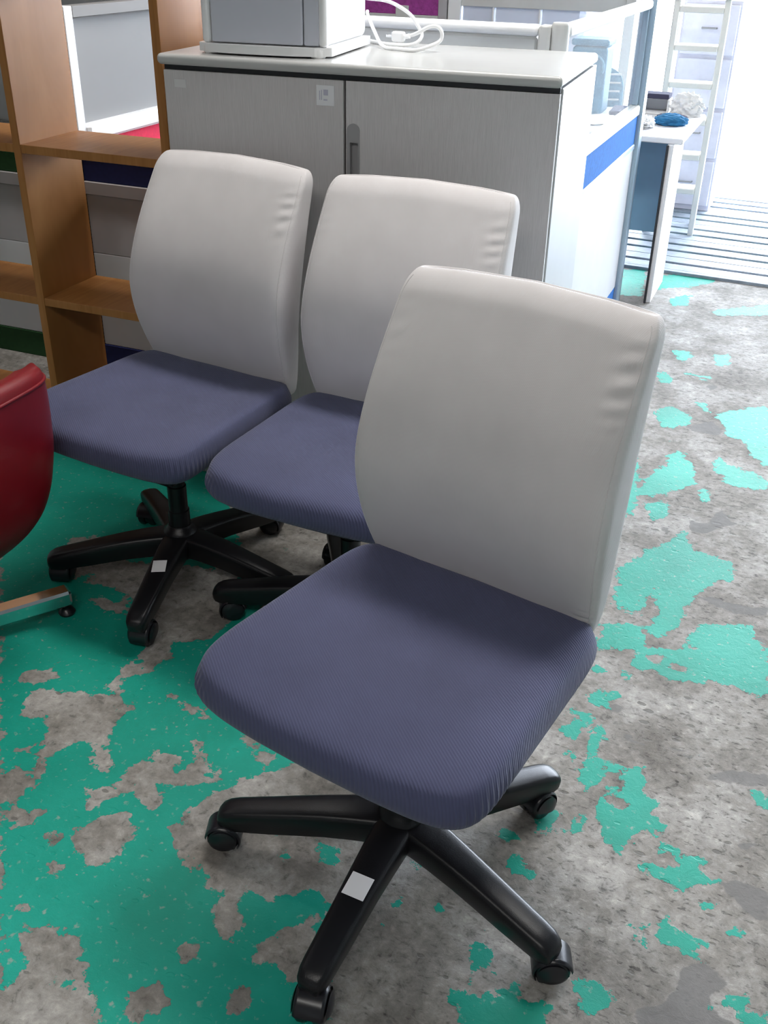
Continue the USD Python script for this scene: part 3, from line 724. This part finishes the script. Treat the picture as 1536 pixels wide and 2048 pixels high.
def red_armchair():
    t = thing('red_armchair', 'red leather tub armchair on a chrome foot, cut by the left edge of the photo', 'armchair', (-1.765, 1.355, 0), 0)
    n = 144
    a = np.linspace(math.radians(-150), math.radians(150), n)      # open towards -x
    def ring(s, z, th, lean=0.0):
        ex, ey = 2 / 9.0, 2 / 9.0
        ox = np.sign(np.cos(a)) * np.abs(np.cos(a)) ** ex
        oy = np.sign(np.sin(a)) * np.abs(np.sin(a)) ** ey
        return np.stack([ox * (0.325 * s - th), oy * (0.305 * s - th), np.full(n, z)], 1)
    outer = [ring(s, z, 0) for s, z in ((0.50, 0.20), (0.66, 0.225), (0.80, 0.265), (0.90, 0.32), (0.965, 0.40), (1.0, 0.50), (1.005, 0.58), (1.0, 0.635), (0.985, 0.652), (0.965, 0.660))]
    inner = [ring(1.0, z, th) for z, th in ((0.660, 0.045), (0.652, 0.058), (0.635, 0.064), (0.56, 0.068), (0.46, 0.08), (0.40, 0.10))]
    prof = np.array(outer + inner)                                  # (k, n, 3): a strip swept round the tub
    prof = np.concatenate([spline_rows(prof[:10], 36), prof[10:]])
    kx = np.clip((prof[:, :, 0] - 0.08) / 0.20, 0, 1)
    kx = 0.5 + 0.5 * kx * kx * (3 - 2 * kx)
    prof[:, :, 2] = 0.2 + (prof[:, :, 2] - 0.2) * kx      # high back, low arms
    v = np.transpose(prof, (1, 0, 2))                               # rings across the wall section
    part(t, 'tub_shell', rings(v), 'red', 50)
    part(t, 'rim_piping', tube(prof[33], 0.004, 8), 'red', 60)
    part(t, 'seat_cushion', rbox((0.46, 0.44, 0.12), (-0.03, 0, 0.40), 0.045, 24), 'red', 50)
    ox_, oy_, ang0 = 0.044, -0.055, 55.0
    part(t, 'pedestal', moved(lathe([(0, 0.05), (0.05, 0.05), (0.05, 0.075), (0.024, 0.09), (0.024, 0.205), (0.09, 0.215), (0.09, 0.222), (0, 0.222)]), (ox_, oy_, 0)), 'chrome', 30)
    for q in range(4):
        lg = part(t, 'foot_bar', moved(box((0.41, 0.046, 0.042), (0.200, 0, 0.052), 0.006), (ox_, oy_, 0), ang0 + 90 * q), 'chrome', 30)
        part(lg, 'glide', moved(lathe([(0, 0.0), (0.019, 0.0), (0.021, 0.006), (0.015, 0.016), (0.008, 0.02), (0.008, 0.04), (0, 0.04)], 24), (ox_ + 0.392 * math.cos(math.radians(ang0 + 90 * q)), oy_ + 0.392 * math.sin(math.radians(ang0 + 90 * q)), 0)), 'wheel', 30)


red_armchair()

# ---------------------------------------------------------------- open bookcase
bk = thing('bookcase', 'open backless beech cube bookcase behind the chairs at the left', 'bookcase', (0, 0, 0))
YF, YR = 2.50, 2.775
XU = [-2.731, -2.212, -1.693]
for x in XU:
    part(bk, 'upright', bx(x, x + 0.027, YF, YR, 0.0, 1.86, 0.001), 'wood', False)
for z in (0.0, 0.425, 0.893, 1.361, 1.833):
    for x0, x1 in ((XU[0] + 0.027, XU[1]), (XU[1] + 0.027, XU[2])):
        part(bk, 'shelf', bx(x0 + 0.0005, x1 - 0.0005, YF + 0.001, YR - 0.001, z + 0.001, z + 0.026, 0.001), 'wood', False)

# ---------------------------------------------------------------- glazed partition seen through the bookcase, running away from us
gp = thing('office_partition', 'white framed glass screen over red cloth, seen through the upper bookcase opening', 'partition', (0, 0, 0))
XG = -2.45
part(gp, 'post', bx(XG - 0.03, XG + 0.02, 3.09, 3.135, 0.0, 1.245), 'frame_white', False)
part(gp, 'post', bx(XG - 0.03, XG + 0.02, 4.55, 4.60, 0.0, 1.245), 'frame_white', False)
part(gp, 'top_rail', bx(XG - 0.03, XG + 0.02, 3.136, 4.549, 1.208, 1.245), 'head', False)
part(gp, 'middle_rail', bx(XG - 0.045, XG + 0.035, 3.136, 4.549, 0.807, 0.865, 0.01), 'frame_white', 30)
part(gp, 'glass_pane', bx(XG - 0.01, XG - 0.004, 3.136, 4.549, 0.865, 1.208, 0.0005), 'frost', False)
part(gp, 'cloth_panel', bx(XG - 0.02, XG + 0.012, 3.136, 4.549, 0.10, 0.807), 'red_fab', False)
part(gp, 'bottom_rail', bx(XG - 0.025, XG + 0.018, 3.136, 4.549, 0.0, 0.10), 'alu', False)

# low cloth-topped screens right behind the bookcase
def low_screen(name, label, x0, x1, y, cloth):
    t = thing(name, label, 'partition', (0, 0, 0))
    part(t, 'cloth_panel', bx(x0 + 0.03, x1 - 0.03, y, y + 0.03, 0.705, 0.80), cloth, False)
    part(t, 'middle_rail', bx(x0 + 0.03, x1 - 0.03, y - 0.008, y + 0.036, 0.66, 0.704), 'laminate_grey', False)
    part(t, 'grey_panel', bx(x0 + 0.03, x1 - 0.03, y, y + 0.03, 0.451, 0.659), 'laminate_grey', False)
    part(t, 'lit_lower_panel', bx(x0 + 0.03, x1 - 0.03, y, y + 0.03, 0.10, 0.45), 'laminate', False)  # paler lower half: glow from the floor put into the panel colour
    part(t, 'base_panel', bx(x0 + 0.03, x1 - 0.03, y - 0.004, y + 0.034, 0.0, 0.099), cloth, False)
    for x in (x0, x1 - 0.03):
        part(t, 'post', bx(x, x + 0.0295, y - 0.008, y + 0.038, 0, 0.82), 'gas', False)
    part(t, 'top_rail', bx(x0 + 0.03, x1 - 0.03, y - 0.006, y + 0.036, 0.80, 0.82), 'alu', False)


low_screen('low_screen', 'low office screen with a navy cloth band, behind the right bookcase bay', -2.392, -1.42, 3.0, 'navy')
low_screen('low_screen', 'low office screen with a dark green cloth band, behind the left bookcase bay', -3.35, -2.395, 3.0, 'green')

# ---------------------------------------------------------------- sliding-door cabinet
CW, CD, CH = 1.03, 0.55, 1.21
cb = thing('sliding_door_cabinet', 'grey office cabinet with two ribbed sliding doors, white appliance standing on top', 'cabinet', (-0.568, 2.450, 0), 3.8)
part(cb, 'side_panel', bx(-0.022, 0.0, 0.031, CD, 0.0, CH - 0.03, 0.002), 'cab', False)
part(cb, 'side_panel', bx(-CW, -CW + 0.022, 0.031, CD, 0.0, CH - 0.03, 0.002), 'cab', False)
part(cb, 'back_panel', bx(-CW + 0.0225, -0.0225, CD - 0.02, CD, 0.02, CH - 0.03, 0.001), 'cab', False)
part(cb, 'plinth', bx(-CW + 0.0225, -0.0225, 0.03, CD - 0.021, 0.0, 0.06, 0.002), 'cab', False)
part(cb, 'top_panel', rbox((CW + 0.004, CD + 0.012, 0.026), (-CW / 2, CD / 2 - 0.006, CH - 0.013), 0.011, 24), 'cabtop', 40)
part(cb, 'door_track', bx(-CW + 0.005, -0.005, 0.016, 0.0305, CH - 0.0395, CH - 0.0265, 0.001), 'shade_black', False)  # black strip, the shade under the top panel put in as colour
part(cb, 'inner_wall', bx(-CW + 0.0225, -0.0225, 0.0345, 0.039, 0.061, CH - 0.061, 0.001), 'shade_black', False)  # black sheet behind the doors, paints the shade in their gaps
SX = -0.531
dl = part(cb, 'sliding_door', bx(-CW + 0.003, SX - 0.0035, 0.012, 0.03, 0.065, CH - 0.040, 0.0015), 'door', False)
HX0, HX1, HZ0, HZ1 = SX + 0.006, SX + 0.040, 0.785, 1.073
slot = shapely.box(HX0 + 0.008, HZ0 + 0.03, HX1 - 0.004, HZ1 - 0.045)
plate_shape = shapely.union_all([shapely.box(HX0, HZ0 + 0.017, HX1, HZ1 - 0.017), shapely.Point((HX0 + HX1) / 2, HZ1 - 0.017).buffer(0.017), shapely.Point((HX0 + HX1) / 2, HZ0 + 0.017).buffer(0.017)])
door_r = plate(shapely.box(SX + 0.0035, 0.065, -0.004, CH - 0.040).difference(plate_shape.buffer(-0.001)), 0.018, 'y', 0.012)
dr = part(cb, 'sliding_door', door_r, 'door', False)
part(dr, 'recessed_handle', cat(plate(plate_shape.difference(slot), 0.014, 'y', 0.0105), bx(HX0 + 0.002, HX1 - 0.002, 0.026, 0.029, HZ0 + 0.02, HZ1 - 0.02, 0.0005)), 'handle', False)
st = part(dl, 'price_label', bx(-0.605, -0.558, 0.0108, 0.0117, 1.110, 1.157, 0.0002), 'sticker', False, 'white paper label with faint illegible print')
part(st, 'faint_print', cat(bx(-0.597, -0.595, 0.0104, 0.0107, 1.123, 1.144, 0.0001), bx(-0.592, -0.590, 0.0104, 0.0107, 1.123, 1.146, 0.0001), bx(-0.586, -0.574, 0.0104, 0.0107, 1.134, 1.147, 0.0001), bx(-0.586, -0.576, 0.0104, 0.0107, 1.122, 1.125, 0.0001)), 'ink', False)
part(dl, 'tape_label', bx(-0.997, -0.964, 0.0108, 0.0117, 1.129, 1.149, 0.0002), 'handle_pale', False, 'small faded tape label')

# ---------------------------------------------------------------- white appliance on the cabinet
ap = thing('countertop_appliance', 'white boxy plastic appliance with a pale grey door on the grey cabinet', 'appliance', (-1.168, 2.470, CH), 7)
AW, AD, AH = 0.335, 0.385, 0.46
part(ap, 'housing', rbox((AW - 0.014, AD - 0.03, AH - 0.02), (-AW / 2, AD / 2 + 0.012, 0.01 + AH / 2), 0.022, 28), 'white', 50)
base_shape = shapely.Polygon([(-AW - 0.004, 0.02), (-AW + 0.03, -0.002), (-AW * 0.75, -0.012), (-AW / 2, -0.016), (-AW * 0.25, -0.012), (-0.03, -0.002), (0.004, 0.02), (0.002, AD - 0.02), (-AW, AD - 0.02)]).buffer(0.006)
part(ap, 'base', plate(base_shape, 0.020, 'z', 0.0045), 'white', 30)
for fx, fy in ((-0.025, 0.015), (-AW + 0.025, 0.015), (-0.03, AD - 0.05), (-AW + 0.03, AD - 0.05)):
    part(ap, 'foot', moved(lathe([(0, 0), (0.017, 0), (0.019, 0.003), (0.019, 0.018), (0.015, 0.024), (0, 0.026)], 20), (fx, fy, 0)), 'white', 40)
part(ap, 'door', rbox((0.243, 0.014, AH - 0.06), (-0.1835, 0.012, 0.027 + (AH - 0.06) / 2), 0.005, 16), 'panel_lav', 40, 'smooth pale grey front door')
part(ap, 'door_jamb', rbox((0.040, 0.014, AH - 0.06), (-0.0400, 0.013, 0.027 + (AH - 0.06) / 2), 0.005, 16), 'panel_lav', 40)
part(ap, 'corner_trim', rbox((0.022, 0.026, AH - 0.05), (-0.011, 0.017, 0.024 + (AH - 0.05) / 2), 0.010, 20), 'white', 40)
part(ap, 'corner_trim', rbox((0.024, 0.026, AH - 0.05), (-AW + 0.016, 0.017, 0.024 + (AH - 0.05) / 2), 0.010, 20), 'white', 40)

c1 = spline([(-1.27, 2.885, 1.335), (-1.215, 2.86, 1.324), (-1.166, 2.86, 1.320), (-1.129, 2.86, 1.307), (-1.092, 2.86, 1.284), (-1.073, 2.86, 1.259), (-1.063, 2.86, 1.240), (-1.072, 2.85, 1.224), (-1.092, 2.842, 1.2165), (-1.12, 2.835, 1.2155), (-1.157, 2.842, 1.2155), (-1.205, 2.875, 1.2155), (-1.27, 2.91, 1.2155)], 100)
c2 = spline([(-1.24, 2.895, 1.290), (-1.206, 2.84, 1.265), (-1.183, 2.82, 1.240), (-1.155, 2.785, 1.222), (-1.125, 2.755, 1.2155), (-1.079, 2.739, 1.2155), (-1.03, 2.735, 1.2160), (-0.995, 2.76, 1.228), (-0.978, 2.78, 1.243), (-0.978, 2.78, 1.257), (-0.988, 2.78, 1.269), (-1.009, 2.78, 1.270), (-1.032, 2.78, 1.260), (-1.053, 2.785, 1.250), (-1.077, 2.79, 1.244)], 120)
cord = thing('mains_cable', 'white mains cable with its plug, coiled on the cabinet beside the white appliance', 'cable', (0, 0, 0))
part(cord, 'cord', cat(tube(c1, 0.0048, 10), tube(c2, 0.0048, 10)), 'cable', 60)
plug = cat(rbox((0.036, 0.020, 0.026), (0, 0, 0), 0.006, 16), tube([(0.016, 0, 0), (0.034, 0, 0.003)], 0.006, 10))
pl = part(cord, 'plug', moved(plug, (-1.102, 2.785, 1.241), -8), 'cable', 50)
part(pl, 'pin', cat(*[moved(box((0.018, 0.0025, 0.006), (-0.026, d, 0), 0.0005), (-1.102, 2.785, 1.241), -8) for d in (-0.006, 0.006)]), 'chrome', False)

# ---------------------------------------------------------------- glazed screen behind the cabinet, one wing running to the door
def rect_post(t, x0, x1, y0, y1, z1, material):
    return part(t, 'post', bx(x0, x1, y0, y1, 0, z1, 0.006), material, 30)


mp = thing('office_partition', 'glazed office screen with a blue cloth band, running from the grey cabinet to the door', 'partition', (0, 0, 0))
X0, X1 = -0.760, -0.722
YA, YB = 3.16, 4.555
part(mp, 'post', cat(lathe([(0, 0), (0.026, 0), (0.026, 1.262), (0.022, 1.27), (0, 1.27)], 28).apply_translation((-0.742, 3.118, 0)), bx(-0.80, -0.765, 3.092, 3.145, 0, 1.262, 0.006)), 'alu', 40)
rect_post(mp, -0.772, -0.708, 4.556, 4.64, 1.32, 'frame_blue')
part(mp, 'top_rail', rbox((0.044, YB - YA, 0.034), ((X0 + X1) / 2, (YA + YB) / 2, 1.245), 0.012, 16), 'frame_white', 40)
part(mp, 'glass_pane', bx(-0.744, -0.738, YA, YB, 0.872, 1.228, 0.0005), 'glass', False)
part(mp, 'glass_stop', cat(bx(-0.752, -0.73, YB - 0.028, YB, 0.872, 1.228, 0.003)), 'frame_blue', False)
part(mp, 'middle_rail', bx(X0 - 0.004, X1 + 0.004, YA, YB, 0.830, 0.872, 0.006), 'alu', False)
part(mp, 'cloth_panel', bx(X0 + 0.004, X1 - 0.002, YA, YB, 0.718, 0.830, 0.002), 'blue', False)
part(mp, 'lower_rail', bx(X0, X1 + 0.002, YA, YB, 0.694, 0.718, 0.004), 'frame_blue', False)
part(mp, 'laminate_panel', bx(X0 + 0.004, X1 - 0.002, YA, YB, 0.10, 0.694, 0.002), 'laminate', False)
part(mp, 'base_panel', bx(X0 + 0.004, X1 - 0.004, YA, YB, 0.0, 0.10, 0.002), 'blue', False)

cp = thing('office_partition', 'grey railed office screen standing right behind the cabinet with the white appliance', 'partition', (0, 0, 0))
CX0, CX1 = -1.72, -0.802
part(cp, 'top_rail', rbox((CX1 - CX0, 0.052, 0.030), ((CX0 + CX1) / 2, 3.119, 1.247), 0.012, 16), 'frame_white', 40)
part(cp, 'upper_panel', bx(CX0, CX1, 3.100, 3.138, 1.170, 1.232, 0.008), 'alu', 30)
part(cp, 'glass_pane', bx(CX0, CX1, 3.116, 3.122, 0.872, 1.170, 0.0005), 'glass', False)
part(cp, 'middle_rail', bx(CX0, CX1, 3.097, 3.141, 0.830, 0.872, 0.006), 'alu', False)
part(cp, 'cloth_panel', bx(CX0, CX1, 3.102, 3.136, 0.718, 0.830, 0.002), 'blue', False)
part(cp, 'laminate_panel', bx(CX0, CX1, 3.102, 3.136, 0.0, 0.718, 0.002), 'laminate', False)
part(cp, 'post', bx(CX0 - 0.05, CX0 - 0.001, 3.092, 3.145, 0, 1.262, 0.006), 'alu', 30)

# far screens, their tops seen over the rail
YS = 6.25
fp = thing('office_partition', 'far screen with a magenta cloth panel, seen beside the white appliance', 'partition', (0, 0, 0))
part(fp, 'cloth_panel', bx(-3.14, -2.225, YS, YS + 0.035, 1.0415, 1.46), 'magenta', False)
part(fp, 'lower_rail', bx(-3.14, -2.225, YS - 0.005, YS + 0.04, 1.008, 1.041), 'alu', False)
part(fp, 'laminate_panel', bx(-3.14, -2.225, YS, YS + 0.035, 0.0, 1.0075), 'laminate_grey', False)
part(fp, 'post', bx(-2.2245, -2.171, YS - 0.01, YS + 0.045, 0, 1.48), 'laminate_grey', False)
part(fp, 'clip', bx(-2.492, -2.41, YS - 0.012, YS - 0.001, 1.0242, 1.0891, 0.003), 'alu', False)
fg = thing('office_partition', 'far screen glazed in three pale lavender panes, seen over the rail behind the cabinet', 'partition', (0, 0, 0))
part(fg, 'post', bx(-2.163, -2.087, YS - 0.01, YS + 0.05, 0, 1.48), 'frame_white', False)
part(fg, 'post', bx(-1.135, -1.081, YS - 0.01, YS + 0.05, 0, 1.48), 'alu', False)
part(fg, 'top_panel', bx(-2.0865, -1.1355, YS, YS + 0.04, 1.10, 1.46), 'alu', False)
part(fg, 'lower_panel', bx(-2.0865, -1.1355, YS, YS + 0.04, 0.0, 0.658), 'laminate_grey', False)
xs = [-2.0865, -1.892, -1.617, -1.1355]
for a, b in zip(xs[:-1], xs[1:]):
    part(fg, 'glass_pane', bx(a + 0.006, b - 0.006, YS + 0.016, YS + 0.022, 0.659, 1.099, 0.0005), 'lav_glass', False)
for x in xs[1:-1]:
    part(fg, 'mullion', bx(x - 0.0055, x + 0.0055, YS, YS + 0.04, 0.659, 1.099), 'frame_white', False)

# ---------------------------------------------------------------- desk and things behind the glass
single('folder', moved(bx(-0.06, 0.06, -0.10, 0.10, 0.0, 0.02, 0.004), (-0.915, 5.32, 0.7245), 4), 'dark_cloth', 'flat dark folder on the desk, seen through the glass screen', 'folder', False)
single('paper_sheets', moved(cat(*[moved(bx(-0.105, 0.105, -0.13, 0.13, 0.0012 * k, 0.0012 * k + 0.001, 0.0003), (0.004 * math.sin(k * 2), 0.003 * math.cos(k * 3), 0), 9 * math.sin(k * 1.7)) for k in range(6)]), (-0.98, 5.04, 0.7245), 35), 'paper', 'loose white paper sheets on the desk behind the glass', 'papers', False)

tc = thing('task_chair', 'light blue mesh-backed task chair behind the glass screen, behind the desk', 'chair', (-1.19, 5.60, 0), 0)
q = np.linspace(0, 2 * np.pi, 64, endpoint=False)
sx, sz = superellipse(64, 3.5)
shell = rings(np.array([[(x * 0.20 * s, y0 + 0.05 * x * x, 0.74 + z * 0.16 * s) for x, z in zip(sx, sz)] for s, y0 in ((0.9, 0.0), (1.0, 0.006), (1.0, 0.016), (0.9, 0.022))]))
part(tc, 'backrest', shell, 'mesh_blue', 40)
for k in range(7):
    zz = 0.62 + 0.04 * k
    part(tc, 'back_rib', tube([(-0.185 + 0.37 * u, -0.006 + 0.05 * (2 * u - 1) ** 2 * 0.9, zz) for u in np.linspace(0, 1, 12)], 0.005, 6), 'alu', 50)
part(tc, 'seat', rbox((0.46, 0.44, 0.07), (0, -0.22 + 0.46, 0.43), 0.03, 20), 'mesh_blue', 50)
part(tc, 'column', lathe([(0, 0.03), (0.16, 0.03), (0.15, 0.05), (0.03, 0.08), (0.028, 0.395), (0, 0.395)]), 'black', 40)
part(tc, 'back_arm', tube(spline([(0, 0.24, 0.41), (0, 0.05, 0.40), (0, -0.02, 0.44), (0, 0.015, 0.62)], 16), 0.016, 8), 'black', 50)
part(tc, 'foot_ring', lathe([(0.18, 0.0), (0.22, 0.0), (0.22, 0.029), (0.15, 0.029), (0.15, 0.0), (0.18, 0.0)]), 'black', 40)

cr = thing('blue_crate', 'petrol blue plastic carrier with a looped handle, seen through the glass screen', 'crate', (-1.085, 5.26, 0.7245), 0)
part(cr, 'body', rbox((0.17, 0.16, 0.30), (0, 0, 0.15), 0.02, 16), 'petrol', 40)
part(cr, 'handle', tube([(0.02 + 0.055 * math.cos(t), -0.086, 0.21 + 0.055 * math.sin(t)) for t in np.linspace(-0.4, 4.6, 30)], 0.006, 8), 'mesh_blue', 50)
part(cr, 'lid', rbox((0.18, 0.17, 0.03), (0, 0, 0.3155), 0.01, 16), 'petrol', 40)

# ---------------------------------------------------------------- desk beside the doorway
d2 = thing('office_desk', 'white desk with a blue-grey back board standing beside the bright doorway', 'desk', (0, 0, 0))
part(d2, 'desk_top', bx(-1.62, -0.545, 4.72, 5.48, 0.700, 0.724, 0.004), 'desk', False)
part(d2, 'end_panel', bx(-0.606, -0.578, 4.70, 5.06, 0.0, 0.6995, 0.003), 'desk', False)
part(d2, 'end_panel', bx(-1.60, -1.575, 4.74, 5.12, 0.0, 0.6995, 0.003), 'desk', False)
part(d2, 'shaded_edge', bx(-0.607, -0.597, 4.690, 4.6995, 0.0, 0.6995, 0.002), 'shade_black', False)  # dark strip added for the backlit front edge, shade put in as colour
part(d2, 'modesty_panel', bx(-1.5745, -0.6065, 4.90, 4.92, 0.275, 0.6995, 0.002), 'desk_blue', False)


def lump(size, seed, sub=4, rough=0.25, freq=3.0):
    m = trimesh.creation.icosphere(sub)
    v = np.array(m.vertices)
    d = 1 + rough * (meshkit.fbm(v * freq + 20, 4, seed) - 0.5) * 2
    v = v * d[:, None] * np.array(size) / 2
    v[:, 2] = np.maximum(v[:, 2], -size[2] * 0.3)
    v[:, 2] -= v[:, 2].min()
    return trimesh.Trimesh(v, m.faces, process=False)


single('cloth_bundle', moved(lump((0.15, 0.12, 0.06), 3), (-0.655, 5.08, 0.7245), 10), 'teal_cloth', 'crumpled dark blue cloth on the desk by the doorway', 'cloth', 50)
single('cloth_bundle', moved(lump((0.14, 0.09, 0.035), 5), (-0.675, 5.23, 0.7245), 20), 'dark_cloth', 'dark folded pouch behind the blue cloth on the desk by the doorway', 'pouch', 50)
single('crumpled_paper', moved(lump((0.10, 0.15, 0.06), 8, 4, 0.5, 6.0), (-0.765, 4.95, 0.7245), 0), 'paper', 'crumpled pale paper on the desk right beside the screen post', 'paper', False)
single('plastic_bag', moved(lump((0.15, 0.09, 0.13), 11, 4, 0.4, 4.0), (-0.63, 5.38, 0.7245), 0), 'frame_white', 'white plastic bag slumped at the back of the desk by the doorway', 'bag', 40)
tr = thing('paper_tray', 'white stack tray with a dark top sheet on the desk by the doorway', 'tray', (-0.775, 5.405, 0.7245), 0)
part(tr, 'tray', cat(bx(-0.065, 0.065, -0.06, 0.06, 0.0, 0.01), bx(-0.065, -0.057, -0.06, 0.06, 0.01, 0.07), bx(0.057, 0.065, -0.06, 0.06, 0.01, 0.07), bx(-0.065, 0.065, 0.05, 0.06, 0.01, 0.07)), 'frame_white', False)
part(tr, 'folder', bx(-0.06, 0.06, -0.055, 0.045, 0.0705, 0.092, 0.003), 'dark_cloth', False)

# ---------------------------------------------------------------- ladder and cupboard at the doorway
ld = thing('step_ladder', 'cream painted step ladder standing in the bright doorway', 'ladder', (-0.70, 6.0, 0.0), 4)
def tilted(x):
    m = box((0.030, 0.05, 1.20), (x, 0, 0.60), 0.004)
    return m
for x in (-0.125, 0.125):
    part(ld, 'stile', tilted(x), 'ladder', False)
for x in (-0.125, 0.125):
    part(ld, 'rear_leg', bx(x - 0.012, x + 0.012, 0.20, 0.24, 0, 1.12, 0.003), 'ladder', False)
for k in range(6):
    z = 0.235 + 0.18 * k
    part(ld, 'step', bx(-0.1095, 0.1095, -0.04, 0.10, z, z + 0.028, 0.004), 'ladder', False)
part(ld, 'top_board', bx(-0.165, 0.165, -0.05, 0.25, 1.2005, 1.235, 0.005), 'ladder', False)
for x in (-0.125, 0.125):
    part(ld, 'side_brace', bx(x - 0.012, x + 0.012, 0.0255, 0.1995, 0.60, 0.63), 'ladder', False)
cu = thing('low_cupboard', 'pale lavender cupboard with three drawers behind the step ladder', 'cupboard', (-0.70, 6.75, 0.015), 0)
part(cu, 'carcass', bx(-0.17, 0.15, -0.16, 0.16, 0.0, 1.15), 'box_lav', False)
for k in range(4):
    dw = part(cu, 'drawer', bx(-0.16, 0.14, -0.178, -0.1605, 0.03 + 0.28 * k, 0.29 + 0.28 * k, 0.004), 'box_lav', False)
    part(dw, 'handle', tube([(-0.05, -0.180, 0.17 + 0.28 * k), (-0.05, -0.20, 0.17 + 0.28 * k), (0.03, -0.20, 0.17 + 0.28 * k), (0.03, -0.180, 0.17 + 0.28 * k)], 0.005, 8), 'handle', 50)
